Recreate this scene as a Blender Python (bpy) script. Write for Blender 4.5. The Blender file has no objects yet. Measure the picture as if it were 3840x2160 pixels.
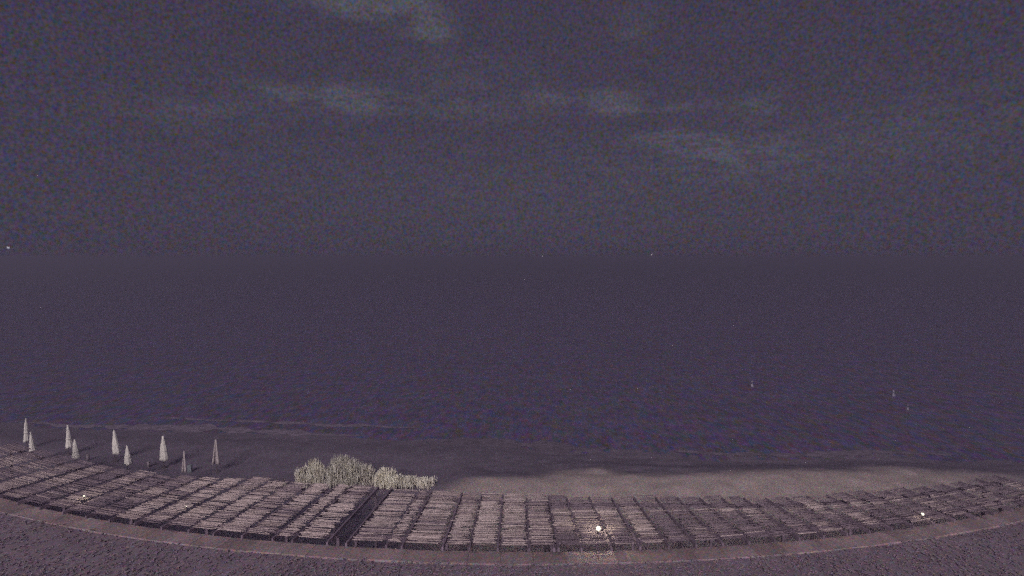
import bpy, bmesh, math, random
from mathutils import Vector, Matrix
from mathutils import noise as mnoise
random.seed(7)
R = math.radians
S = bpy.context.scene
C = S.collection

# ------------------------------------------------------------------ camera
F = 2288.0                     # focal length in pixels of the 3840 wide photograph
ADDED_HAZE = .004
HCAM = 14.0                    # camera height above the beach
PITCH = math.atan(110 / F)
cam = bpy.data.cameras.new('camera'); camo = bpy.data.objects.new('camera', cam); C.objects.link(camo)
cam.sensor_width = 36; cam.lens = 36 * F / 3840
cam.clip_start = 0.1; cam.clip_end = 60000
camo.location = (0, 0, HCAM); camo.rotation_euler = (R(90) - PITCH, 0, 0)
S.camera = camo
CM = Matrix.Rotation(R(90) - PITCH, 3, 'X')

def ray(px, py):
    return CM @ Vector(((px - 1920) / F, (1080 - py) / F, -1))
def at(px, py, z=0.0):          # the point of the level z seen at that place of the photograph
    d = ray(px, py); t = (z - HCAM) / d.z
    return Vector((0, 0, HCAM)) + d * t
def zat(px, py, D):             # height of what is seen there at ground distance D
    d = ray(px, py); return HCAM + d.z * D / d.y

# ------------------------------------------------------------------ sky, low light, exposure
SUN_EL, SUN_AZ = R(28), R(190)          # where the light comes from (compass, clockwise from the sea side)
W = bpy.data.worlds.new('World'); S.world = W; W.use_nodes = True
nt = W.node_tree; N = nt.nodes; L = nt.links; N.clear()
def nd(t, **k):
    n = N.new(t)
    for a, b in k.items(): setattr(n, a, b)
    return n
def mth(op, a, b=None, c=None, clamp=False):
    n = nd('ShaderNodeMath', operation=op, use_clamp=clamp)
    for i, v in enumerate((a, b, c)):
        if v is None: continue
        if isinstance(v, (int, float)): n.inputs[i].default_value = v
        else: L.new(v, n.inputs[i])
    return n.outputs[0]
def mixc(fac, a, b, mode='MIX'):
    n = nd('ShaderNodeMix', data_type='RGBA', blend_type=mode)
    for s, v in ((n.inputs[0], fac), (n.inputs[6], a), (n.inputs[7], b)):
        if isinstance(v, (int, float)): s.default_value = v
        elif isinstance(v, tuple): s.default_value = v + (1,)
        else: L.new(v, s)
    return n.outputs[2]
sky = nd('ShaderNodeTexSky', sky_type='NISHITA', sun_disc=False, sun_elevation=SUN_EL, sun_rotation=SUN_AZ)
hsv = nd('ShaderNodeHueSaturation'); hsv.inputs['Saturation'].default_value = .25
L.new(sky.outputs[0], hsv.inputs['Color'])
tex = nd('ShaderNodeTexCoord'); sep = nd('ShaderNodeSeparateXYZ'); L.new(tex.outputs['Generated'], sep.inputs[0])
x, y, z = sep.outputs
az = mth('ARCTAN2', x, y); el = mth('ARCSINE', z)
# a night overcast: even purple grey, the clear sky only just adding to it
dusk = mixc(.02, (.475, .375, .675), hsv.outputs[0])
# thin cloud wisps, each a bank of its own at its compass bearing and height
cmb = nd('ShaderNodeCombineXYZ')
zz = mth('ADD', mth('MAXIMUM', z, 0.0), .12)
L.new(mth('DIVIDE', x, zz), cmb.inputs[0]); L.new(mth('DIVIDE', y, zz), cmb.inputs[1])
cn = nd('ShaderNodeTexNoise'); cn.inputs['Scale'].default_value = 5.5; cn.inputs['Detail'].default_value = 6; cn.inputs['Roughness'].default_value = .7
L.new(cmb.outputs[0], cn.inputs['Vector'])
wisps = [(1250, 365, 190, 26, 1.0), (1340, 395, 60, 30, .6), (2180, 370, 150, 22, .9), (2400, 410, 150, 14, .8), (1400, 15, 150, 30, 1.7),
         (1615, 112, 55, 22, 1.5), (1760, 410, 130, 26, .5), (2840, 400, 50, 30, .5), (2520, 512, 100, 16, .8), (2660, 540, 120, 18, .75), (2770, 588, 110, 22, .6), (720, 420, 150, 34, .4),
         (2800, 610, 260, 50, .3), (3400, 480, 260, 70, .3), (1700, 280, 220, 60, .25), (2370, 80, 60, 40, .4), (1900, 720, 700, 110, .22)]
tot = None
for (px, py, sx, sy, w) in wisps:
    d = ray(px, py).normalized()
    a0, e0 = math.atan2(d.x, d.y), math.asin(d.z)
    u = mth('MULTIPLY', mth('SUBTRACT', az, a0), F / sx); v = mth('MULTIPLY', mth('SUBTRACT', el, e0), F / sy)
    g = mth('MULTIPLY', mth('EXPONENT', mth('MULTIPLY', mth('ADD', mth('MULTIPLY', u, u), mth('MULTIPLY', v, v)), -.5)), w)
    tot = g if tot is None else mth('ADD', tot, g)
streak = mth('MULTIPLY_ADD', cn.outputs[0], 4.2, -1.55, clamp=True)
cloud = mth('ADD', mth('MULTIPLY', tot, mth('MULTIPLY_ADD', streak, 1.25, .12)), mth('MULTIPLY', streak, .06), clamp=True)
col = mixc(mth('MULTIPLY', cloud, .56), dusk, (1.12, 1.08, 1.36))
# fine coloured grain: camera noise put into the sky colour
gn = nd('ShaderNodeTexNoise'); gn.inputs['Scale'].default_value = 225; gn.inputs['Detail'].default_value = 3; gn.inputs['Roughness'].default_value = .7
L.new(tex.outputs['Generated'], gn.inputs['Vector'])
gm_ = nd('ShaderNodeVectorMath', operation='MULTIPLY_ADD'); L.new(gn.outputs['Color'], gm_.inputs[0]); gm_.inputs[1].default_value = (3.0, 2.1, 3.9); gm_.inputs[2].default_value = (-.5, -.05, -.95)
col = mixc(1.0, col, gm_.outputs[0], 'MULTIPLY')
bg = nd('ShaderNodeBackground'); bg.inputs['Strength'].default_value = .10
L.new(col, bg.inputs['Color'])
out = nd('ShaderNodeOutputWorld'); L.new(bg.outputs[0], out.inputs['Surface'])

sl = bpy.data.lights.new('sun', 'SUN'); sl.energy = 1.95; sl.angle = R(25); sl.color = (1, .89, .91)
so = bpy.data.objects.new('sun', sl); C.objects.link(so)
to_sun = Vector((math.sin(SUN_AZ) * math.cos(SUN_EL), math.cos(SUN_AZ) * math.cos(SUN_EL), math.sin(SUN_EL)))
so.rotation_euler = (-to_sun).to_track_quat('-Z', 'Y').to_euler()
so.location = (0, -20, 40)
S.view_settings.view_transform = 'Standard'; S.view_settings.look = 'None'
S.view_settings.gamma = 1; S.view_settings.exposure = 0
S.view_settings.use_curve_mapping = False
S.render.engine = 'CYCLES'
S.cycles.use_denoising = False
S.cycles.use_adaptive_sampling = True; S.cycles.adaptive_threshold = .5; S.cycles.adaptive_min_samples = 6
S.cycles.max_bounces = 6; S.cycles.sample_clamp_indirect = .25; S.cycles.sample_clamp_direct = 1.3; S.cycles.use_light_tree = True

# ------------------------------------------------------------------ materials
def material(name, base, rough=.85, var=.25, scale=3.0, bump=0.0, detail=6, base2=None, spec=.2, translucent=0.0, stretch=None, obj_coords=False, grain=0.0):
    m = bpy.data.materials.new(name); m.use_nodes = True
    t = m.node_tree; n = t.nodes; l = t.links
    b = n['Principled BSDF']; b.inputs['Roughness'].default_value = rough
    b.inputs['Specular IOR Level'].default_value = spec
    tc = n.new('ShaderNodeTexCoord'); mp = n.new('ShaderNodeMapping')
    l.new(tc.outputs['Object'], mp.inputs[0])
    if obj_coords is False:
        gm = n.new('ShaderNodeNewGeometry'); l.new(gm.outputs['Position'], mp.inputs[0])
    if stretch: mp.inputs['Scale'].default_value = stretch
    no = n.new('ShaderNodeTexNoise'); no.inputs['Scale'].default_value = scale; no.inputs['Detail'].default_value = detail; no.inputs['Roughness'].default_value = .6
    l.new(mp.outputs[0], no.inputs['Vector'])
    rp = n.new('ShaderNodeValToRGB')
    lo = base2 or tuple(c * (1 - var) for c in base); hi = tuple(min(1, c * (1 + var)) for c in base)
    rp.color_ramp.elements[0].position = .32; rp.color_ramp.elements[1].position = .68
    rp.color_ramp.elements[0].color = lo + (1,); rp.color_ramp.elements[1].color = hi + (1,)
    l.new(no.outputs[0], rp.inputs[0])
    c = rp.outputs[0]
    oi = n.new('ShaderNodeObjectInfo'); hs = n.new('ShaderNodeHueSaturation')
    mr = n.new('ShaderNodeMapRange'); mr.inputs['To Min'].default_value = .82; mr.inputs['To Max'].default_value = 1.18
    l.new(oi.outputs['Random'], mr.inputs[0]); l.new(mr.outputs[0], hs.inputs['Value']); l.new(c, hs.inputs['Color'])
    c = hs.outputs[0]
    if grain:
        g2 = n.new('ShaderNodeTexNoise'); g2.inputs['Scale'].default_value = 9; g2.inputs['Detail'].default_value = 2; l.new(mp.outputs[0], g2.inputs['Vector'])
        vm = n.new('ShaderNodeVectorMath'); vm.operation = 'MULTIPLY_ADD'; l.new(g2.outputs['Color'], vm.inputs[0]); vm.inputs[1].default_value = (2 * grain,) * 3; vm.inputs[2].default_value = (1 - grain,) * 3
        gx = n.new('ShaderNodeMix'); gx.data_type = 'RGBA'; gx.blend_type = 'MULTIPLY'; gx.inputs[0].default_value = 1
        l.new(c, gx.inputs[6]); l.new(vm.outputs[0], gx.inputs[7]); c = gx.outputs[2]
    l.new(c, b.inputs['Base Color'])
    if bump:
        bp = n.new('ShaderNodeBump'); bp.inputs['Strength'].default_value = bump; bp.inputs['Distance'].default_value = .05
        l.new(no.outputs[0], bp.inputs['Height']); l.new(bp.outputs[0], b.inputs['Normal'])
    if translucent:
        tr = n.new('ShaderNodeBsdfTranslucent'); l.new(c, tr.inputs[0])
        mx = n.new('ShaderNodeMixShader'); mx.inputs[0].default_value = translucent
        o = n['Material Output']; l.new(b.outputs[0], mx.inputs[1]); l.new(tr.outputs[0], mx.inputs[2]); l.new(mx.outputs[0], o.inputs[0])
    return m
def emissive(name, colour, strength):
    m = bpy.data.materials.new(name); m.use_nodes = True
    b = m.node_tree.nodes['Principled BSDF']; b.inputs['Base Color'].default_value = (.8, .8, .8, 1)
    b.inputs['Emission Color'].default_value = colour + (1,); b.inputs['Emission Strength'].default_value = strength
    return m

M = {}
M['beach'] = material('beach_sand', (.52, .44, .41), .95, .16, .8, .2, grain=.7)
t = M['beach'].node_tree; n = t.nodes; l = t.links; b = n['Principled BSDF']      # darker where damp, plus far-right light falloff put into the colour
src = b.inputs['Base Color'].links[0].from_socket
ab = n.new('ShaderNodeAttribute'); ab.attribute_name = 'dry_lit'
dm = n.new('ShaderNodeMix'); dm.data_type = 'RGBA'; dm.blend_type = 'MULTIPLY'; dm.inputs[0].default_value = 1; l.new(src, dm.inputs[6]); dm.inputs[7].default_value = (.43, .43, .585, 1)
dx = n.new('ShaderNodeMix'); dx.data_type = 'RGBA'; l.new(ab.outputs['Fac'], dx.inputs[0]); l.new(dm.outputs[2], dx.inputs[6]); l.new(src, dx.inputs[7]); l.new(dx.outputs[2], b.inputs['Base Color'])
M['cane_pale'] = material('pale_cane', (.72, .60, .575), .55, .25, 9, 0, 3, spec=.35, translucent=.10)
M['cane_straw'] = material('straw_cane', (.54, .435, .42), .6, .3, 9, 0, 3, spec=.35, translucent=.10)
M['cane_grey'] = material('weathered_grey_cane', (.37, .29, .32), .7, .3, 9, 0, 3, translucent=.10)
M['cane_dark'] = material('dark_mouldy_cane', (.26, .205, .245), .8, .3, 9, 0, 3, translucent=.08)
M['timber'] = material('dark_timber', (.25, .195, .245), .8, .3, 4, .1)
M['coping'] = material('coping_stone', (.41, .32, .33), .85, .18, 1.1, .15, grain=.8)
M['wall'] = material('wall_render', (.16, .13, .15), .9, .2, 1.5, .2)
M['bed'] = material('bed_soil', (.335, .265, .315), .95, .15, .8, .05, grain=.5)
M['leaf_a'] = material('dark_leaf', (.315, .25, .305), .7, .15, 2, grain=.8)
M['leaf_b'] = material('mid_leaf', (.335, .265, .315), .7, .15, 2, grain=.8)
M['leaf_c'] = material('dry_leaf', (.37, .29, .325), .75, .15, 2, grain=.8)
M['feather'] = material('feathery_leaf', (.93, .88, .73), .75, .2, 2.2, translucent=.12)
M['feather_dry'] = material('dry_feathery_leaf', (.92, .83, .74), .75, .2, 2.2, translucent=.12)
M['stem'] = material('shrub_stem', (.15, .12, .10), .8, .3, 6)
M['canvas'] = material('cream_canvas', (.86, .83, .76), .85, .12, 5, .1)
M['canvas_groove_shade'] = material('groove_shade_canvas', (.36, .30, .33), .9, .2, 5, .1)  # shade of the groove between the folds, put into the cloth colour
M['canvas_pale'] = material('pale_canvas_edge', (.62, .55, .55), .85, .12, 5, .1)
M['pole'] = material('umbrella_pole', (.17, .14, .16), .5, .2, 5)
M['pole_pale'] = material('pale_pole', (.30, .25, .26), .5, .2, 5)
M['bollard'] = material('pale_plastic', (.36, .31, .34), .6, .1, 6)
M['box_grey'] = material('grey_plastic', (.30, .33, .36), .6, .1, 6)
M['buoy'] = material('buoy_white', (.36, .34, .42), .5, .1, 6)
M['metal'] = material('lamp_metal', (.12, .10, .11), .45, .1, 6)
M['lamp_bright'] = emissive('lamp_glass_bright', (1, .97, .80), 16.0)
M['lamp_mid'] = emissive('lamp_glass', (1, .96, .84), 4.0)
for k_, e_ in (('lamp_bright', 2.6), ('lamp_mid', 2.0)):
    m = M[k_]; t = m.node_tree; n = t.nodes; l = t.links; n.remove(n['Principled BSDF'])
    em = n.new('ShaderNodeEmission'); em.inputs[0].default_value = (1, .96, .76, 1); em.inputs[1].default_value = e_
    tp = n.new('ShaderNodeBsdfTransparent'); mx = n.new('ShaderNodeMixShader'); mx.inputs[0].default_value = .6
    l.new(tp.outputs[0], mx.inputs[1]); l.new(em.outputs[0], mx.inputs[2]); l.new(mx.outputs[0], n['Material Output'].inputs[0])
    m.cycles.emission_sampling = 'NONE'
M['star'] = emissive('star_light', (.75, .85, 1), .3)
M['farlight'] = emissive('far_light', (1, .86, .76), .16)
for k_ in ('star', 'farlight'): M[k_].cycles.emission_sampling = 'NONE'
# the sea
m = bpy.data.materials.new('night_sea'); m.use_nodes = True; M['sea'] = m
t = m.node_tree; n = t.nodes; l = t.links; b = n['Principled BSDF']
b.inputs['Roughness'].default_value = .42; b.inputs['IOR'].default_value = 1.33
gm = n.new('ShaderNodeNewGeometry'); mp = n.new('ShaderNodeMapping'); l.new(gm.outputs['Position'], mp.inputs[0]); mp.inputs['Scale'].default_value = (.25, .9, 1)
n1 = n.new('ShaderNodeTexNoise'); n1.inputs['Scale'].default_value = 1.0; n1.inputs['Detail'].default_value = 5; l.new(mp.outputs[0], n1.inputs['Vector'])
rp = n.new('ShaderNodeValToRGB'); rp.color_ramp.elements[0].color = (.15, .125, .195, 1); rp.color_ramp.elements[1].color = (.18, .15, .235, 1)
rp.color_ramp.elements[0].position = .35; rp.color_ramp.elements[1].position = .65
l.new(n1.outputs[0], rp.inputs[0])
mp2 = n.new('ShaderNodeMapping'); l.new(gm.outputs['Position'], mp2.inputs[0]); mp2.inputs['Scale'].default_value = (1, .4, 1)
n2 = n.new('ShaderNodeTexNoise'); n2.inputs['Scale'].default_value = 1.5; n2.inputs['Detail'].default_value = 4; n2.inputs['Roughness'].default_value = 1.0; l.new(mp2.outputs[0], n2.inputs['Vector'])
vm = n.new('ShaderNodeVectorMath'); vm.operation = 'MULTIPLY_ADD'; l.new(n2.outputs['Color'], vm.inputs[0]); vm.inputs[1].default_value = (4.6, 3.3, 5.6); vm.inputs[2].default_value = (-1.25, -.6, -1.7)
mxs = n.new('ShaderNodeMix'); mxs.data_type = 'RGBA'; mxs.blend_type = 'MULTIPLY'; mxs.inputs[0].default_value = 1
l.new(rp.outputs[0], mxs.inputs[6]); l.new(vm.outputs[0], mxs.inputs[7]); l.new(mxs.outputs[2], b.inputs['Base Color'])
bp = n.new('ShaderNodeBump'); bp.inputs['Strength'].default_value = .35; bp.inputs['Distance'].default_value = .10
l.new(n1.outputs[0], bp.inputs['Height']); l.new(bp.outputs[0], b.inputs['Normal'])
M['foam'] = material('surf_foam', (.245, .205, .258), .8, .3, 1.5)

# ------------------------------------------------------------------ helpers
def mesh(name, verts, faces, mats, smooth=False, fm=None):
    me = bpy.data.meshes.new(name); me.from_pydata(verts, [], faces)
    for q in (mats if isinstance(mats, (list, tuple)) else [mats]): me.materials.append(q)
    if fm: me.polygons.foreach_set('material_index', fm)
    if smooth: me.polygons.foreach_set('use_smooth', [True] * len(me.polygons))
    me.update(); return me
def link(name, me, parent=None, loc=(0, 0, 0)):
    o = bpy.data.objects.new(name, me); C.objects.link(o); o.location = loc
    if parent: o.parent = parent
    return o
def empty(name, loc=(0, 0, 0), rz=0):
    o = bpy.data.objects.new(name, None); C.objects.link(o); o.location = loc; o.rotation_euler[2] = rz; o.empty_display_size = .2
    return o
def tag(o, label=None, cat=None, group=None, kind=None):
    if label: o['label'] = label
    if cat: o['category'] = cat
    if group: o['group'] = group
    if kind: o['kind'] = kind
    return o
def lathe(prof, seg=14, rad=None):
    """prof: (r, z) from bottom to top; rad(angle, z) scales the radius"""
    v, f = [], []
    for (r, z) in prof:
        for k in range(seg):
            a = 2 * math.pi * k / seg; q = r * (rad(a, z) if rad else 1)
            v.append((q * math.cos(a), q * math.sin(a), z))
    for i in range(len(prof) - 1):
        for k in range(seg):
            a, b2 = i * seg + k, i * seg + (k + 1) % seg
            f.append((a, b2, b2 + seg, a + seg))
    f.append(tuple(reversed(range(seg)))); f.append(tuple(range((len(prof) - 1) * seg, len(prof) * seg)))
    return v, f
def prism(p0, p1, w, h, bev=.12):
    """a bar from p0 to p1, w wide and h high, with its long edges chamfered"""
    p0, p1 = Vector(p0), Vector(p1); d = (p1 - p0).normalized()
    up = Vector((0, 0, 1)) if abs(d.z) < .9 else Vector((0, 1, 0))
    s = d.cross(up).normalized(); u = s.cross(d)
    c = min(w, h) * bev; a, b2 = w / 2, h / 2
    ring = [(-a + c, -b2), (a - c, -b2), (a, -b2 + c), (a, b2 - c), (a - c, b2), (-a + c, b2), (-a, b2 - c), (-a, -b2 + c)]
    v = [tuple(p + s * q + u * r) for p in (p0, p1) for (q, r) in ring]
    f = [(k, (k + 1) % 8, (k + 1) % 8 + 8, k + 8) for k in range(8)] + [tuple(reversed(range(8))), tuple(range(8, 16))]
    return v, f
def fbm(x, y, s=1.0, o=4):
    return mnoise.fractal(Vector((x * s, y * s, 3.7)), 1.0, 2.0, o)
def sstep(a, b2, v):
    t = max(0, min(1, (v - a) / (b2 - a))); return t * t * (3 - 2 * t)
def interp(xs, v):
    if v <= xs[0][0]: return xs[0][1]
    for (a, p), (b2, q) in zip(xs, xs[1:]):
        if v <= b2: return p + (q - p) * (v - a) / (b2 - a)
    return xs[-1][1]

# ------------------------------------------------------------------ the setting: beach, sea
SEA = -.55
shore = lambda X: interp([(-300, 95), (at(-600, 1540, SEA).x, at(-600, 1540, SEA).y), (at(100, 1588, SEA).x, at(100, 1588, SEA).y), (at(1000, 1628, SEA).x, at(1000, 1628, SEA).y),
                          (at(1900, 1662, SEA).x, at(1900, 1662, SEA).y), (at(2500, 1705, SEA).x, at(2500, 1705, SEA).y), (at(3400, 1722, SEA).x, at(3400, 1722, SEA).y), (60, 41), (300, 40)], X)
crest1 = [at(*p, .75) for p in ((1500, 1800), (1640, 1797), (1850, 1797), (2080, 1795), (2350, 1796), (2600, 1792), (3000, 1778), (3500, 1762), (4200, 1755))]
crest1 = [(p.x, p.y) for p in crest1]
crest2 = [(p.x, p.y) for p in [at(*p, .9) for p in ((1980, 1778), (2100, 1764), (2250, 1764), (2540, 1788), (2640, 1776), (2900, 1762), (3300, 1746), (3900, 1742))]]
def ground(X, Y):
    ds = shore(X) + 1.1 * fbm(X, 0, .05, 3)
    z = -.55 * sstep(-6.0, 0.2, Y - ds) - 1.2 * sstep(0, 9, Y - ds) + .05 * fbm(X, Y, .35)
    w1 = sstep(-5.5, -2.5, X) * (1 - .75 * sstep(16, 34, X))
    c1 = interp(crest1, X); t = Y - c1
    b1 = .75 * (sstep(-5.6, .1, t) * (1 - .35 * sstep(.2, 2.4, t) - .65 * sstep(1.2, 6, t)))
    w2 = sstep(.5, 3.2, X) * (1 - .8 * sstep(18, 34, X))
    c2 = interp(crest2, X); t = Y - c2
    b2 = .62 * sstep(-3.4, .1, t) * (1 - sstep(.2, 5.5, t)) * (1 + .25 * fbm(X, 0, .25, 3))
    return z + max(w1 * b1, w2 * b2) + .04 * fbm(X, Y, .9) * (w1 + w2)
def span(a, b2, st):
    n = max(1, int(round((b2 - a) / st))); return [a + (b2 - a) * i / n for i in range(n)]
xs = span(-400, -60, 17) + span(-60, 45, .4) + span(45, 400, 17) + [400]
ys = span(-60, 20, 10) + span(20, 33, 1) + span(33, 60, .28) + span(60, 130, 5) + [130]
v = [(X, Y, ground(X, Y)) for Y in ys for X in xs]
nx = len(xs)
f = [(j * nx + i, j * nx + i + 1, (j + 1) * nx + i + 1, (j + 1) * nx + i) for j in range(len(ys) - 1) for i in range(nx - 1)]
def dry_lit(X, Y):
    w = sstep(-6.5, -2.0, X + 1.6 * fbm(0, Y, .5)) * (1 - sstep(22, 40, X + 4 * fbm(X, Y, .15)))  # fade at the far right is the light's falloff, kept as sand colour
    e1 = 1 - sstep(-.3, .8, Y - interp(crest1, X) - .3 * fbm(X, Y, .6))
    e2 = 1 - sstep(-.6, 2.2, Y - interp(crest2, X) - .8 * fbm(X, Y, .4))
    return w * max(e1, e2 * sstep(.5, 3.5, X))
me = mesh('beach', v, f, M['beach'], True)
at_ = me.attributes.new('dry_lit', 'FLOAT', 'POINT'); at_.data.foreach_set('value', [dry_lit(p[0], p[1]) for p in v])
tag(link('beach', me), kind='structure')
rows = [38, 44, 50, 58, 70, 90, 130, 220, 500, 1500, 5000, 26000]
v, f = [], []
for Y in rows:
    w = max(500, Y * 1.4)
    for k in range(13): v.append((-w + 2 * w * k / 12, Y, SEA))
for j in range(len(rows) - 1):
    for k in range(12): f.append((j * 13 + k, j * 13 + k + 1, (j + 1) * 13 + k + 1, (j + 1) * 13 + k))
tag(link('sea', mesh('sea', v, f, M['sea'], True)), kind='structure')
# two thin lines of spent surf
for (x0, x1, off, wd, sd) in ((-44, -12, .6, 1.1, 1), (-6, 6.5, .1, 1.6, 3), (-32, -8, 3.4, .6, 5), (12, 34, 1.0, .7, 8)):
    v, f = [], []
    n_ = int((x1 - x0) / .35)
    for k in range(n_ + 1):
        X = x0 + (x1 - x0) * k / n_; c0 = shore(X) + off + 1.1 * fbm(X, 0, .05, 3) + .35 * fbm(X, sd, .3)
        w_ = wd * math.sin(math.pi * k / n_) ** .5 * max(.05, .7 + .9 * fbm(X, sd * 3, .7))
        v += [(X, c0 - w_, SEA + .02), (X, c0, SEA + .035), (X, c0 + w_ * .8, SEA + .02)]
    for k in range(n_):
        for q in (0, 1): f.append((k * 3 + q, k * 3 + q + 3, k * 3 + q + 4, k * 3 + q + 1))
    tag(link('surf', mesh('surf', v, f, M['foam'], True)), kind='structure')

# ------------------------------------------------------------------ the arc the pergolas and the wall follow
ROOF = 3.0
mid = at(2000, 2045, ROOF); RN = 63.5
CX, CY = mid.x, mid.y + RN
def pol(r, phi, z=0.0): return Vector((CX + r * math.sin(phi), CY - r * math.cos(phi), z))
def phi_of(px):
    """the angle on the near edge seen at photo column px"""
    lo, hi = -.7, .7
    for _ in range(50):
        m_ = (lo + hi) / 2; p = pol(RN, m_, ROOF); q = 1920 + F * p.x / (p.y * math.cos(PITCH) + (HCAM - p.z) * math.sin(PITCH))
        if q < px: lo = m_
        else: hi = m_
    return lo
def depth(phi):
    X = pol(RN, phi).x
    return interp([(-30, 4.6), (-24, 4.4), (-19, 4.6), (-13.5, 5.5), (-7, 5.6), (0, 5.0), (8, 4.4), (13, 3.6), (22, 2.9), (30, 2.7)], X)

# ground in front: the planted bank behind a low retaining wall
ph0, ph1, nph = -.62, .62, 150
def ring(name, r0, r1, z0, z1, mat, parent=None):
    v, f = [], []
    for k in range(nph + 1):
        p = ph0 + (ph1 - ph0) * k / nph
        v += [tuple(pol(r0, p, z0)), tuple(pol(r1, p, z0)), tuple(pol(r1, p, z1)), tuple(pol(r0, p, z1))]
    for k in range(nph):
        a = k * 4
        for q in range(4): f.append((a + q, a + (q + 1) % 4, a + 4 + (q + 1) % 4, a + 4 + q))
    f += [(3, 2, 1, 0), (nph * 4, nph * 4 + 1, nph * 4 + 2, nph * 4 + 3)]
    return link(name, mesh(name, v, f, mat), parent)
WT = 2.40
wall = empty('retaining_wall', pol(RN - .2, 0, 0))
tag(wall, 'long low curved retaining wall with warm pale coping in front of the cane pergolas', 'wall')
inv = Matrix.Translation(-wall.location)
def under(o, parent):
    o.parent = parent; o.matrix_parent_inverse = Matrix.Translation(-parent.location); return o
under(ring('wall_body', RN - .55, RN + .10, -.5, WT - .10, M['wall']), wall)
# coping stones, one slab after another
npc = 62; a_tot = (ph1 - ph0) / npc
cv, cf = [], []
gap_a = .005 / RN
base_ph = a_tot / 2 - gap_a
n8 = 3
for s_ in range(n8 + 1):
    p = -base_ph + 2 * base_ph * s_ / n8
    for (r, z_) in ((RN - .72, -.10), (RN + .26, -.10), (RN + .26, -.02), (RN + .24, 0), (RN - .70, 0), (RN - .72, -.02)):
        q = Vector((r * math.sin(p), RN - r * math.cos(p), z_)); cv.append(tuple(q))
for s_ in range(n8):
    for q in range(6): cf.append((s_ * 6 + q, s_ * 6 + (q + 1) % 6, s_ * 6 + 6 + (q + 1) % 6, s_ * 6 + 6 + q))
cf += [(5, 4, 3, 2, 1, 0), tuple(range(n8 * 6, n8 * 6 + 6))]
cme = mesh('coping_stone', cv, cf, M['coping'])
for k in range(npc):
    p = ph0 + a_tot * (k + .5)
    if not -.50 < p < .50: continue
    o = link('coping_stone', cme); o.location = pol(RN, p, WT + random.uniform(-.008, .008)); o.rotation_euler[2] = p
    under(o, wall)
v, f = [], []
radii = [RN + .27 + q for q in (0, .5, 1, 1.6, 2.4, 3.4, 5, 8, 13, 20, 30)]
for k in range(nph + 1):
    p = ph0 + (ph1 - ph0) * k / nph
    for r in radii:
        q = pol(r, p); v.append((q.x, q.y, 2.355 + .04 * fbm(q.x, q.y, .6)))
m_ = len(radii)
for k in range(nph):
    for q in range(m_ - 1): f.append((k * m_ + q, k * m_ + q + 1, (k + 1) * m_ + q + 1, (k + 1) * m_ + q))
tag(link('planted_bank', mesh('planted_bank', v, f, M['bed'], True)), kind='structure')

# ------------------------------------------------------------------ cane pergolas
def cane_mesh(mat, seed):
    rnd = random.Random(seed); seg, n_ = 6, 4
    v, f = [], []
    for i in range(n_ + 1):
        t_ = i / n_ - .5; r = 1 - .3 * (i / n_) + rnd.uniform(-.06, .06); by, bz = rnd.uniform(-.5, .5) * (1 - 4 * t_ * t_), rnd.uniform(-.3, .3)
        for k in range(seg):
            a = 2 * math.pi * k / seg; v.append((t_, r * math.cos(a) + by, r * math.sin(a) + bz))
    for i in range(n_):
        for k in range(seg): f.append((i * seg + k, i * seg + (k + 1) % seg, (i + 1) * seg + (k + 1) % seg, (i + 1) * seg + k))
    f += [tuple(reversed(range(seg))), tuple(range(n_ * seg, n_ * seg + seg))]
    return mesh('cane', v, f, mat, True)
CANES = {k: [cane_mesh(M[k], 10 * i + j) for j in range(4)] for i, k in enumerate(('cane_pale', 'cane_straw', 'cane_grey', 'cane_dark'))}

left_bays = [(-330, -262), (-250, -180), (-168, -98), (-86, -15), (-3, 68), (80, 152), (164, 238), (250, 326), (338, 412), (424, 505), (519, 604), (622, 706), (722, 800), (814, 905), (921, 1012), (1042, 1094), (1108, 1216)]
mid_bays = [(1316, 1446), (1456, 1499), (1519, 1650), (1672, 1757), (1766, 1861), (1873, 1980), (1990, 2078)]
right_bays = [(2092, 2176), (2183, 2288), (2294, 2390), (2407, 2498), (2512, 2600), (2614, 2700), (2714, 2798), (2811, 2894), (2907, 2986), (2998, 3076), (3088, 3164), (3175, 3250), (3260, 3332),
              (3342, 3412), (3422, 3490), (3500, 3566), (3576, 3640), (3650, 3712), (3722, 3782), (3792, 3850), (3860, 3916), (3926, 3980)]
# how pale the canes are, by photo column: fresh canes left of the aisle, weathered ones to the right
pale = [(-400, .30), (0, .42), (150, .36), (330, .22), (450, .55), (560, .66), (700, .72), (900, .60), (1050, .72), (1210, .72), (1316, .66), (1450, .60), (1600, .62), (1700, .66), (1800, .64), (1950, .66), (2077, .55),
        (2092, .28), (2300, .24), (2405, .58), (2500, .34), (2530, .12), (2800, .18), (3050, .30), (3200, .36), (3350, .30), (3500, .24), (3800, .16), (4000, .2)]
LAMPS = [(2244, 1982, .09, 'lamp_bright', 'largest and brightest lit globe lamp, glowing among the canes of the right pergola'),
         (315, 1860, .042, 'lamp_mid', 'small lit globe lamp among canes of the left pergola, leftmost of all lamps'),
         (3460, 1928, .06, 'lamp_mid', 'small lit globe lamp near the far right end of the right pergola'),
         (698, 1899, .02, 'lamp_mid', 'tiny faint lamp among left pergola canes, right of the leftmost lamp')]
LZ = ROOF + .22
lamp_pos = [at(px, py, LZ) for (px, py, *_q) in LAMPS]
lamp_roof = [p + Vector((0, 0, ROOF - LZ)) for p in lamp_pos]

def proj(p):
    dz = p.y * math.cos(PITCH) + (HCAM - p.z) * math.sin(PITCH)
    dy = (p.z - HCAM) * math.cos(PITCH) + p.y * math.sin(PITCH)
    return 1920 + F * p.x / dz, 1080 - F * dy / dz

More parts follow.
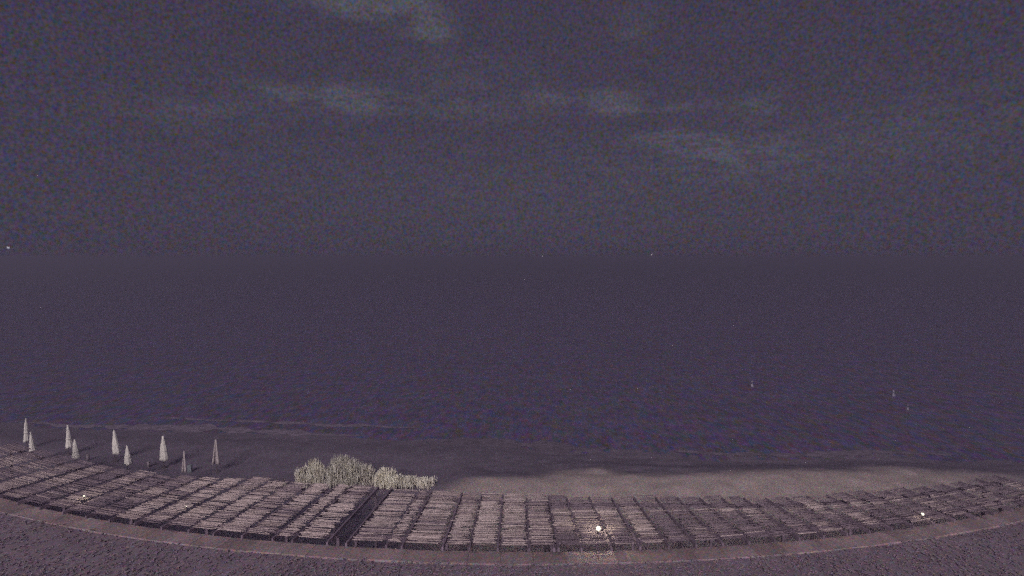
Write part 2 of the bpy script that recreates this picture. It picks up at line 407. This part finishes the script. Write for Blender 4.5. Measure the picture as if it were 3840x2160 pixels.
def pergola(bays, label, seed):
    rnd = random.Random(seed)
    ph = [(phi_of(a), phi_of(b2)) for a, b2 in bays]
    root = empty('cane_pergola', pol(RN - 2, (ph[0][0] + ph[-1][1]) / 2, 0)); tag(root, label, 'pergola')
    def part(name, vf, mat): 
        return under(link(name, mesh(name, vf[0], vf[1], mat)), root)
    # rafters run from the wall to the sea in the dark gaps, posts under every third
    edges = [ph[0][0] - .0025] + [(a[1] + b2[0]) / 2 for a, b2 in zip(ph, ph[1:])] + [ph[-1][1] + .0025]
    for k, e in enumerate(edges):
        dp = depth(e); z = ROOF - .13
        part('rafter', prism(pol(RN + .12, e, z), pol(RN - dp - .15, e, z), .075, .15), M['timber'])
        if k % 3 == 0 or k == len(edges) - 1:
            part('post', prism(pol(RN - .95, e, -.2), pol(RN - .95, e, ROOF - .38), .12, .12), M['timber'])
            part('post', prism(pol(RN - dp + .25, e, -.2), pol(RN - dp + .25, e, ROOF - .38), .12, .12), M['timber'])
    for k in range(0, len(edges) - 1, 3):
        e0, e1 = edges[k], edges[min(k + 3, len(edges) - 1)]
        for fr in (0, 1):
            r0 = RN - .95 if fr == 0 else RN - depth(e0) + .25; r1 = RN - .95 if fr == 0 else RN - depth(e1) + .25
            part('beam', prism(pol(r0, e0, ROOF - .29), pol(r1, e1, ROOF - .29), .10, .16), M['timber'])
    lst = []
    for b_i, (p0, p1) in enumerate(ph):
        dp = depth((p0 + p1) / 2); s_ = 0.0
        pxm = sum(bays[b_i]) / 2
        gw = rnd.uniform(.0001, .0015); skew = rnd.gauss(0, .014); end = dp + rnd.uniform(-.2, .15)
        while s_ < end:
            rr = rnd.uniform(.012, .022)
            s_ += rr * 2 + (rnd.uniform(.004, .02) if rnd.random() < .72 else rnd.uniform(.02, .08))
            r = RN - s_
            fr_ = s_ / dp
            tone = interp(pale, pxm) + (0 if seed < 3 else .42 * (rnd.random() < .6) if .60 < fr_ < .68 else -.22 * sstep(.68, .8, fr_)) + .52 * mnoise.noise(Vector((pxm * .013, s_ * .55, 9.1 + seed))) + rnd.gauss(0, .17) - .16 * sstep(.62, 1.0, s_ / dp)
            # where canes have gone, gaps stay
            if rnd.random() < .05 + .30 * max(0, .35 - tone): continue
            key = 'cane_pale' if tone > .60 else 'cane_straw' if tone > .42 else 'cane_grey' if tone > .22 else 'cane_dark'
            e0, e1 = p0 + gw + rnd.gauss(0, .0010), p1 - gw + rnd.gauss(0, .0010)
            if rnd.random() < .10: e0 += (p1 - p0) * rnd.uniform(.1, .4)
            if rnd.random() < .10: e1 -= (p1 - p0) * rnd.uniform(.1, .4)
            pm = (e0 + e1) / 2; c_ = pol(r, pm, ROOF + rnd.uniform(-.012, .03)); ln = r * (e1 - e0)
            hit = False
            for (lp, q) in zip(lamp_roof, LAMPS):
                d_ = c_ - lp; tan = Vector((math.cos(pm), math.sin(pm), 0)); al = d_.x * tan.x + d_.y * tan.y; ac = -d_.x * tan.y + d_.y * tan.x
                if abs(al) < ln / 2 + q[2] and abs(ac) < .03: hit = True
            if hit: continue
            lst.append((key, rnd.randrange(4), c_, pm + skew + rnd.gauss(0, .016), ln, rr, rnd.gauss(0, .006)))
    # the canes that show largest are pieces of their own, the rest one mass
    def size(c_):
        x_, y_ = proj(c_[2])
        if not (0 < x_ < 3840): return 0
        return c_[4] * c_[5] / c_[2].y ** 2
    lst.sort(key=size, reverse=True)
    v, f, fm = [], [], []
    keys = list(CANES)
    for i, (key, j, c_, rz, ln, rr, tilt) in enumerate(lst):
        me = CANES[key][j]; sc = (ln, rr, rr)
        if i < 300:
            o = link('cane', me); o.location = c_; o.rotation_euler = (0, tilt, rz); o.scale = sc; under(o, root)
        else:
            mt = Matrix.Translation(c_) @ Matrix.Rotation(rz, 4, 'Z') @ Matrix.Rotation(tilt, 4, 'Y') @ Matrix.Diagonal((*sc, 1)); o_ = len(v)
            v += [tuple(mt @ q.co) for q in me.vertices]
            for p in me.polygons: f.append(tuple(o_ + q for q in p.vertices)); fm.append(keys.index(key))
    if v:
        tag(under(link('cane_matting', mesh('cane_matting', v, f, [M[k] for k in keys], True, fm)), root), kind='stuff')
    return root
pergola(left_bays, 'cane roofed pergola left of the wide dark aisle, nearest the closed umbrellas', 1)
pergola(mid_bays, 'cane roofed pergola in the middle between dark aisle and brightest lamp', 2)
pergola(right_bays, 'dim weathered cane pergola on the right holding the brightest lamp', 3)

# ------------------------------------------------------------------ lamps under the roofs
for (px, py, r, mk, lb), p in zip(LAMPS, lamp_pos):
    q = empty('globe_lamp', p); tag(q, lb, 'lamp', 'lit lamps along the pergola roofs')
    g = [(r * math.cos(a), r * math.sin(a)) for a in [R(-80 + 160 * k / 9) for k in range(10)]]
    vv, ff = lathe(g, 16); link('globe', mesh('globe', vv, ff, M[mk], True), q)
    vv, ff = lathe([(.025, -.46), (.025, -r * 1.3), (r * .62, -r * 1.2), (r * .62, -r * .98), (r * .4, -r * .9)], 14); link('housing', mesh('housing', vv, ff, M['metal']), q)
    vv, ff = lathe([(r * 1.06, -.006), (r * 1.10, 0), (r * 1.06, .006)], 18)
    vv, ff = prism((-r * 1.12, -r * .3, -r * 1.0), (-r * 1.12, -r * .3, .02), .02, .02); link('bracket', mesh('bracket', vv, ff, M['metal']), q)
    pl = bpy.data.lights.new('bulb', 'POINT'); pl.energy = 75 if r > .08 else 9 if r > .04 else 2; pl.shadow_soft_size = r * .4; pl.color = (1, .90, .62)
    po = bpy.data.objects.new('bulb', pl); C.objects.link(po); po.parent = q
    vv, ff = prism((-r * 1.3, -r * 1.05, -r * .42), (r * 1.3, -r * 1.05, -r * .12), r * .17, r * .17); link('stand_in_slat', mesh('stand_in_slat', vv, ff, M['metal']), q)  # stands in for the roof slat crossing the globe

# ------------------------------------------------------------------ closed umbrellas
def umbrella(px, top, fab, base, w0, label, kind='cream', dx=0):
    b_ = at(px, base, 0); D = b_.y
    b_.z = ground(b_.x, b_.y)
    H = zat(px, top, D) - b_.z; zf = zat(px, fab, D) - b_.z
    wr = w0 * D / F / 2
    rnd = random.Random(px)
    o = empty('beach_umbrella', b_, rnd.uniform(0, .6)); tag(o, label, 'umbrella', 'closed beach umbrellas on the sand')
    lean = dx * D / F
    def sh(vv): return [(x_ + lean * (1 - (z_ / H)), y_, z_) for (x_, y_, z_) in vv]
    vv, ff = lathe([(.022, 0), (.022, H * .5), (.02, H * .985)], 10); link('pole', mesh('pole', vv, ff, M['pole_pale' if kind == 'slit' else 'pole'], True), o)
    vv, ff = lathe([(.21, -.03), (.21, .05), (.17, .08), (.05, .09), (.04, .22), (.028, .23)], 16); link('base', mesh('base', vv, ff, M['pole']), o)
    vv, ff = lathe([(.012, H * .975), (.022, H * .983), (.022, H * .992), (.006, H)], 10); link('finial', mesh('finial', vv, ff, M['pole']), o)
    hc = H * .98 - zf; ph_ = rnd.uniform(0, 6)
    n_ = 8
    if kind == 'cream':
        prof = [(wr * (.14 + .86 * (1 - t_) ** .82) * (1.0 + .05 * math.sin(9 * t_ + ph_)), zf + hc * t_) for t_ in [k / 12 for k in range(13)]]
        vv, ff = lathe(prof, 48, lambda a, z_: 1 + .055 * math.sin(n_ * a + ph_ + 1.5 * (z_ - zf)) + .06 * math.sin(3 * a + ph_))
        vv = [(x_ + lean * (1 - (z_ - zf) / hc), y_, z_ + (.035 * math.sin(n_ * math.atan2(y_, x_) * .5 + ph_) if z_ < zf + .01 else 0)) for (x_, y_, z_) in vv]
        ca = link('canopy', mesh('canopy', vv, ff, M['canvas'], True), o)
        zt = zf + hc * .38; rt = wr * (.14 + .86 * .62 ** .82) * 1.12
        vv, ff = lathe([(rt, zt - .02), (rt * 1.02, zt), (rt, zt + .02)], 24); vv = [(x_ + lean * .62, y_, z_) for (x_, y_, z_) in vv]
        link('strap', mesh('strap', vv, ff, M['canvas'], True), ca)
    else:
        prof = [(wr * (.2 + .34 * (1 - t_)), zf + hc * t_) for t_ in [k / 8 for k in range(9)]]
        vv, ff = lathe(prof, 24, lambda a, z_: 1 + .05 * math.sin(6 * a)); ca = link('canopy', mesh('canopy', vv, ff, M['canvas_groove_shade'], True), o)
        ca['label'] = 'folded canopy cloth coloured with groove shade'
        o.rotation_euler[2] = 0
        for sgn, wd in ((-1, .36), (1, .56)):
            prof = [(1, 0), (1, 1)]; vs, fs = [], []
            for k in range(9):
                t_ = k / 8; cx = sgn * wr * (.05 + .66 * (1 - t_)); hw = wr * wd * (.35 + .65 * (1 - t_)); z_ = zf + hc * t_ * 1.0
                cy = -wr * (.25 + .45 * (1 - t_))
                for (a_, b3) in ((-1, .3), (-.5, -.5), (.5, -.5), (1, .3), (0, .9)): vs.append((cx + hw * a_, cy + hw * b3, z_ + (random.uniform(-.03, .03) if k == 0 else 0)))
            for k in range(8):
                for q in range(5): fs.append((k * 5 + q, k * 5 + (q + 1) % 5, k * 5 + 5 + (q + 1) % 5, k * 5 + 5 + q))
            fs += [(4, 3, 2, 1, 0), (40, 41, 42, 43, 44)]
            link('fold', mesh('fold', vs, fs, M['canvas_pale'], True), o)
    return o
U = [(101, 1567, 1655, 1684, 21, 'cream closed umbrella at the far left, farther of the overlapping pair', 'cream', 0),
     (119, 1617, 1694, 1742, 23, 'cream closed umbrella at the far left, nearer of the overlapping pair', 'cream', 5),
     (257, 1591, 1678, 1706, 24, 'cream closed umbrella in the back row, second from the left', 'cream', 4),
     (284, 1645, 1719, 1772, 27, 'cream closed umbrella in the front row left of a short pale post', 'cream', 4),
     (431, 1611, 1701, 1729, 31, 'tall cream closed umbrella, third from the left in the back row', 'cream', 8),
     (480, 1668, 1740, 1799, 30, 'short cream closed umbrella, third from the left in the front row', 'cream', 5),
     (614, 1631, 1724, 1752, 33, 'broadest tall cream closed umbrella, fourth from the left in back row', 'cream', 4),
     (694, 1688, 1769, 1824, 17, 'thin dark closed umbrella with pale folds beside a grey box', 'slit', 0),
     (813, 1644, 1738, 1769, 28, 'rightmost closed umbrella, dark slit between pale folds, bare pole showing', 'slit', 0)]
for u in U: umbrella(*u)

# short pale posts and a box beside the front row
def bollard(px, top, bot, w, mat, label):
    b_ = at(px, bot, 0); b_.z = ground(b_.x, b_.y); D = b_.y; h = zat(px, top, D) - b_.z; r = w * D / F / 2
    o = empty('short_post', b_); tag(o, label, 'post', 'short pale posts by the umbrellas')
    vv, ff = lathe([(r, -.05), (r, h * .78), (r * .97, h * .8)], 14); link('body', mesh('body', vv, ff, mat, True), o)
    vv, ff = lathe([(r * 1.08, h * .8), (r * 1.08, h * .86), (r * .85, h * .95), (r * .35, h)], 14); link('cap', mesh('cap', vv, ff, mat, True), o)
bollard(330, 1703, 1727, 10, M['bollard'], 'short pale pinkish post right of the second front umbrella')
bollard(558, 1729, 1750, 11, M['bollard'], 'short pale post between the third front umbrella and the broadest one')
b_ = at(712, 1769, 0); D = b_.y; h = zat(712, 1743, D); w = 15 * D / F
o = empty('storage_box', b_, .15); tag(o, 'small grey upright box at the foot of the thin dark umbrella', 'box')
vv, ff = prism((0, 0, -.05), (0, 0, h * .88), w, w * .9, .08); link('body', mesh('body', vv, ff, M['box_grey']), o)
vv, ff = prism((0, 0, h * .885), (0, 0, h), w * 1.08, w * .98, .2); link('lid', mesh('lid', vv, ff, M['box_grey']), o)

# ------------------------------------------------------------------ feathery shrubs behind the middle pergola
def shrub(px, top, base, wpx, dens, dry, label, D=36.8):
    rnd = random.Random(px)
    d = ray(px, base); X = d.x / d.y * D
    gz = ground(X, D); H = zat(px, top, D) - gz; W_ = wpx * 1.18 * D / F / 2
    o = empty('feathery_shrub', (X, D, gz)); tag(o, label, 'shrub', 'feathery shrubs behind the pergolas')
    sv, sf, v, f, fm = [], [], [], [], []
    for s_ in range(9):
        a = rnd.uniform(0, 6.28); q = rnd.uniform(.2, .8) * W_; h_ = H * rnd.uniform(.45, .75)
        vv, ff = prism((q * .15 * math.cos(a), q * .15 * math.sin(a), -.1), (q * math.cos(a), q * math.sin(a) * .6, h_), .03, .03); o_ = len(sv); sv += vv; sf += [tuple(i + o_ for i in g) for g in ff]
    link('stems', mesh('stems', sv, sf, M['stem']), o)
    # plumes: tufts standing up from the crown
    tufts = [(rnd.gauss(0, .42), rnd.gauss(0, .35), rnd.uniform(.72, 1.0)) for _ in range(int(13 * dens))]
    for k in range(int(2600 * dens)):
        tx, ty, th = rnd.choice(tufts)
        tx = max(-1, min(1, tx)); hh = H * th * (1 - .35 * tx * tx)
        z0 = hh * rnd.random() ** .8 * .8
        sp = .22 * (1 - .6 * z0 / hh)
        bx, by = W_ * (tx * (.55 + .45 * z0 / hh) + rnd.gauss(0, sp)), W_ * .7 * (ty + rnd.gauss(0, sp))
        ln = rnd.uniform(.22, .60) * min(1, H / 1.8); a = rnd.uniform(0, 6.28); out_ = rnd.uniform(.02, .30)
        dx_, dy_ = math.cos(a) * out_, math.sin(a) * out_
        wd = rnd.uniform(.014, .032); px_, py_ = -math.sin(a) * wd, math.cos(a) * wd
        m_ = (bx + dx_ * ln * .4, by + dy_ * ln * .4, z0 + ln * .6); e_ = (bx + dx_ * ln, by + dy_ * ln, z0 + ln)
        i = len(v); v += [(bx - px_ * .5, by - py_ * .5, z0), (bx + px_ * .5, by + py_ * .5, z0), (m_[0] + px_, m_[1] + py_, m_[2]), (m_[0] - px_, m_[1] - py_, m_[2]), e_]
        f += [(i, i + 1, i + 2, i + 3), (i + 3, i + 2, i + 4)]; g = 1 if rnd.random() < dry else 0; fm += [g, g]
    link('foliage', mesh('foliage', v, f, [M['feather'], M['feather_dry']], False, fm), o)
SH = [(1050, 1785, 1815, 90, .12, .8, 'low sparse shrub at the left end of the shrub row'),
      (1140, 1745, 1815, 80, .6, .6, 'pale shrub left of the tallest in the shrub row'),
      (1178, 1722, 1815, 80, .8, .3, 'narrow upright shrub just left of the tallest one'),
      (1290, 1714, 1820, 170, 1.7, .4, 'tallest and broadest feathery shrub in the row'),
      (1375, 1738, 1835, 90, .8, .9, 'dull pinkish shrub right of the tallest one'),
      (1452, 1752, 1840, 90, 1.3, .1, 'bright yellowish shrub beside the dark aisle end'),
      (1530, 1785, 1842, 90, .8, .5, 'low shrub between bright yellowish one and the row\'s right end'),
      (1600, 1785, 1842, 90, .9, .6, 'low pale shrub at the right end of the shrub row')]
for s_ in SH: shrub(*s_)

# ------------------------------------------------------------------ planted bank: ground cover
v, f, fm = [], [], []
rnd = random.Random(5)
for k in range(9000):
    p = rnd.uniform(-.47, .47); r = RN + .16 + rnd.random() ** .9 * (2.0 + 26 * p * p * .9)
    q = pol(r, p); cl = fbm(q.x, q.y, .55, 3) + .35 * math.sin(p * RN * 4.6 + 1.5 * fbm(q.x, q.y, .2, 2))
    z_ = 2.355 + .022 + .035 * cl + rnd.uniform(-.015, .03)
    s_ = rnd.uniform(.05, .12); a = rnd.uniform(0, 6.28); tl = rnd.uniform(-.12, .22)
    dx_, dy_ = math.cos(a), math.sin(a)
    i = len(v)
    v += [(q.x - dx_ * s_, q.y - dy_ * s_, z_ - s_ * tl), (q.x - dy_ * s_ * .45, q.y + dx_ * s_ * .45, z_ + .02), (q.x + dx_ * s_, q.y + dy_ * s_, z_ + s_ * tl), (q.x + dy_ * s_ * .45, q.y - dx_ * s_ * .45, z_ + .02)]
    f.append((i, i + 1, i + 2, i + 3))
    g = cl + rnd.gauss(0, .25); fm.append(2 if g > .42 else 1 if g > 0 else 0)
tag(link('ground_cover', mesh('ground_cover', v, f, [M['leaf_a'], M['leaf_b'], M['leaf_c']], False, fm)), 'dark leafy ground cover on the bank below the wall', 'ground cover', kind='stuff')

# ------------------------------------------------------------------ veil of air added to lift shadows and give grain
hz_ = bpy.data.materials.new('added_veil'); hz_.use_nodes = True
t = hz_.node_tree; t.nodes.clear(); pv = t.nodes.new('ShaderNodeVolumePrincipled'); om = t.nodes.new('ShaderNodeOutputMaterial')
pv.inputs['Color'].default_value = (.84, .79, 1, 1); pv.inputs['Density'].default_value = ADDED_HAZE; pv.inputs['Anisotropy'].default_value = .5
t.links.new(pv.outputs[0], om.inputs['Volume'])
v = [(x_, y_, z_) for z_ in (-4, 15.5) for (x_, y_) in ((-38000, -900), (38000, -900), (38000, 27000), (-38000, 27000))]
tag(link('added_haze', mesh('added_haze', v, [(3, 2, 1, 0), (4, 5, 6, 7), (0, 1, 5, 4), (1, 2, 6, 5), (2, 3, 7, 6), (3, 0, 4, 7)], hz_)), kind='stuff')

# ------------------------------------------------------------------ buoys on the water, lights above the horizon
for (px, py, w, h_, lb) in ((2820, 1450, 11, 24, 'small white buoy on the dark sea, leftmost and farthest of three'), (3350, 1485, 12, 22, 'small white buoy on the dark sea, middle one of three'), (3403, 1537, 8, 20, 'faint slim white buoy, nearest the beach of three')):
    p = at(px, py, SEA); D = p.y; r = w * D / F / 2; h = h_ * D / F
    o = empty('sea_buoy', p); tag(o, lb, 'buoy', 'white buoys off the beach')
    vv, ff = lathe([(r * .5, -.25), (r * .95, -.08), (r, .06), (r * .85, h * .3), (r * .5, h * .42), (r * .2, h * .48)], 16); link('float', mesh('float', vv, ff, M['buoy'], True), o)
    vv, ff = lathe([(r * .2, h * .46), (r * .18, h * .68)], 8); link('stalk', mesh('stalk', vv, ff, M['buoy'], True), o)
    vv, ff = lathe([(r * .25, h * .66), (r * .55, h * .74), (r * .6, h * .84), (r * .4, h * .95), (r * .1, h)], 12); link('top_mark', mesh('top_mark', vv, ff, M['buoy'], True), o)
for (px, py, w, mk, lb, nm) in ((31, 929, 9, 'star', 'bluish white star low over the sea at the far left', 'evening_star'), (2033, 962, 8, 'farlight', 'faint pinkish light just above the horizon, left of two', 'distant_light'), (2443, 955, 6, 'farlight', 'faintest light just above the horizon, right of two', 'distant_light')):
    d = ray(px, py); t_ = 20000; r = w * t_ / F / 2
    vv, ff = lathe([(r * math.cos(a), r * math.sin(a)) for a in [R(-85 + 170 * k / 6) for k in range(7)]], 12)
    o = link(nm, mesh(nm, vv, ff, M[mk], True), None, Vector((0, 0, HCAM)) + d * t_); tag(o, lb, 'light')
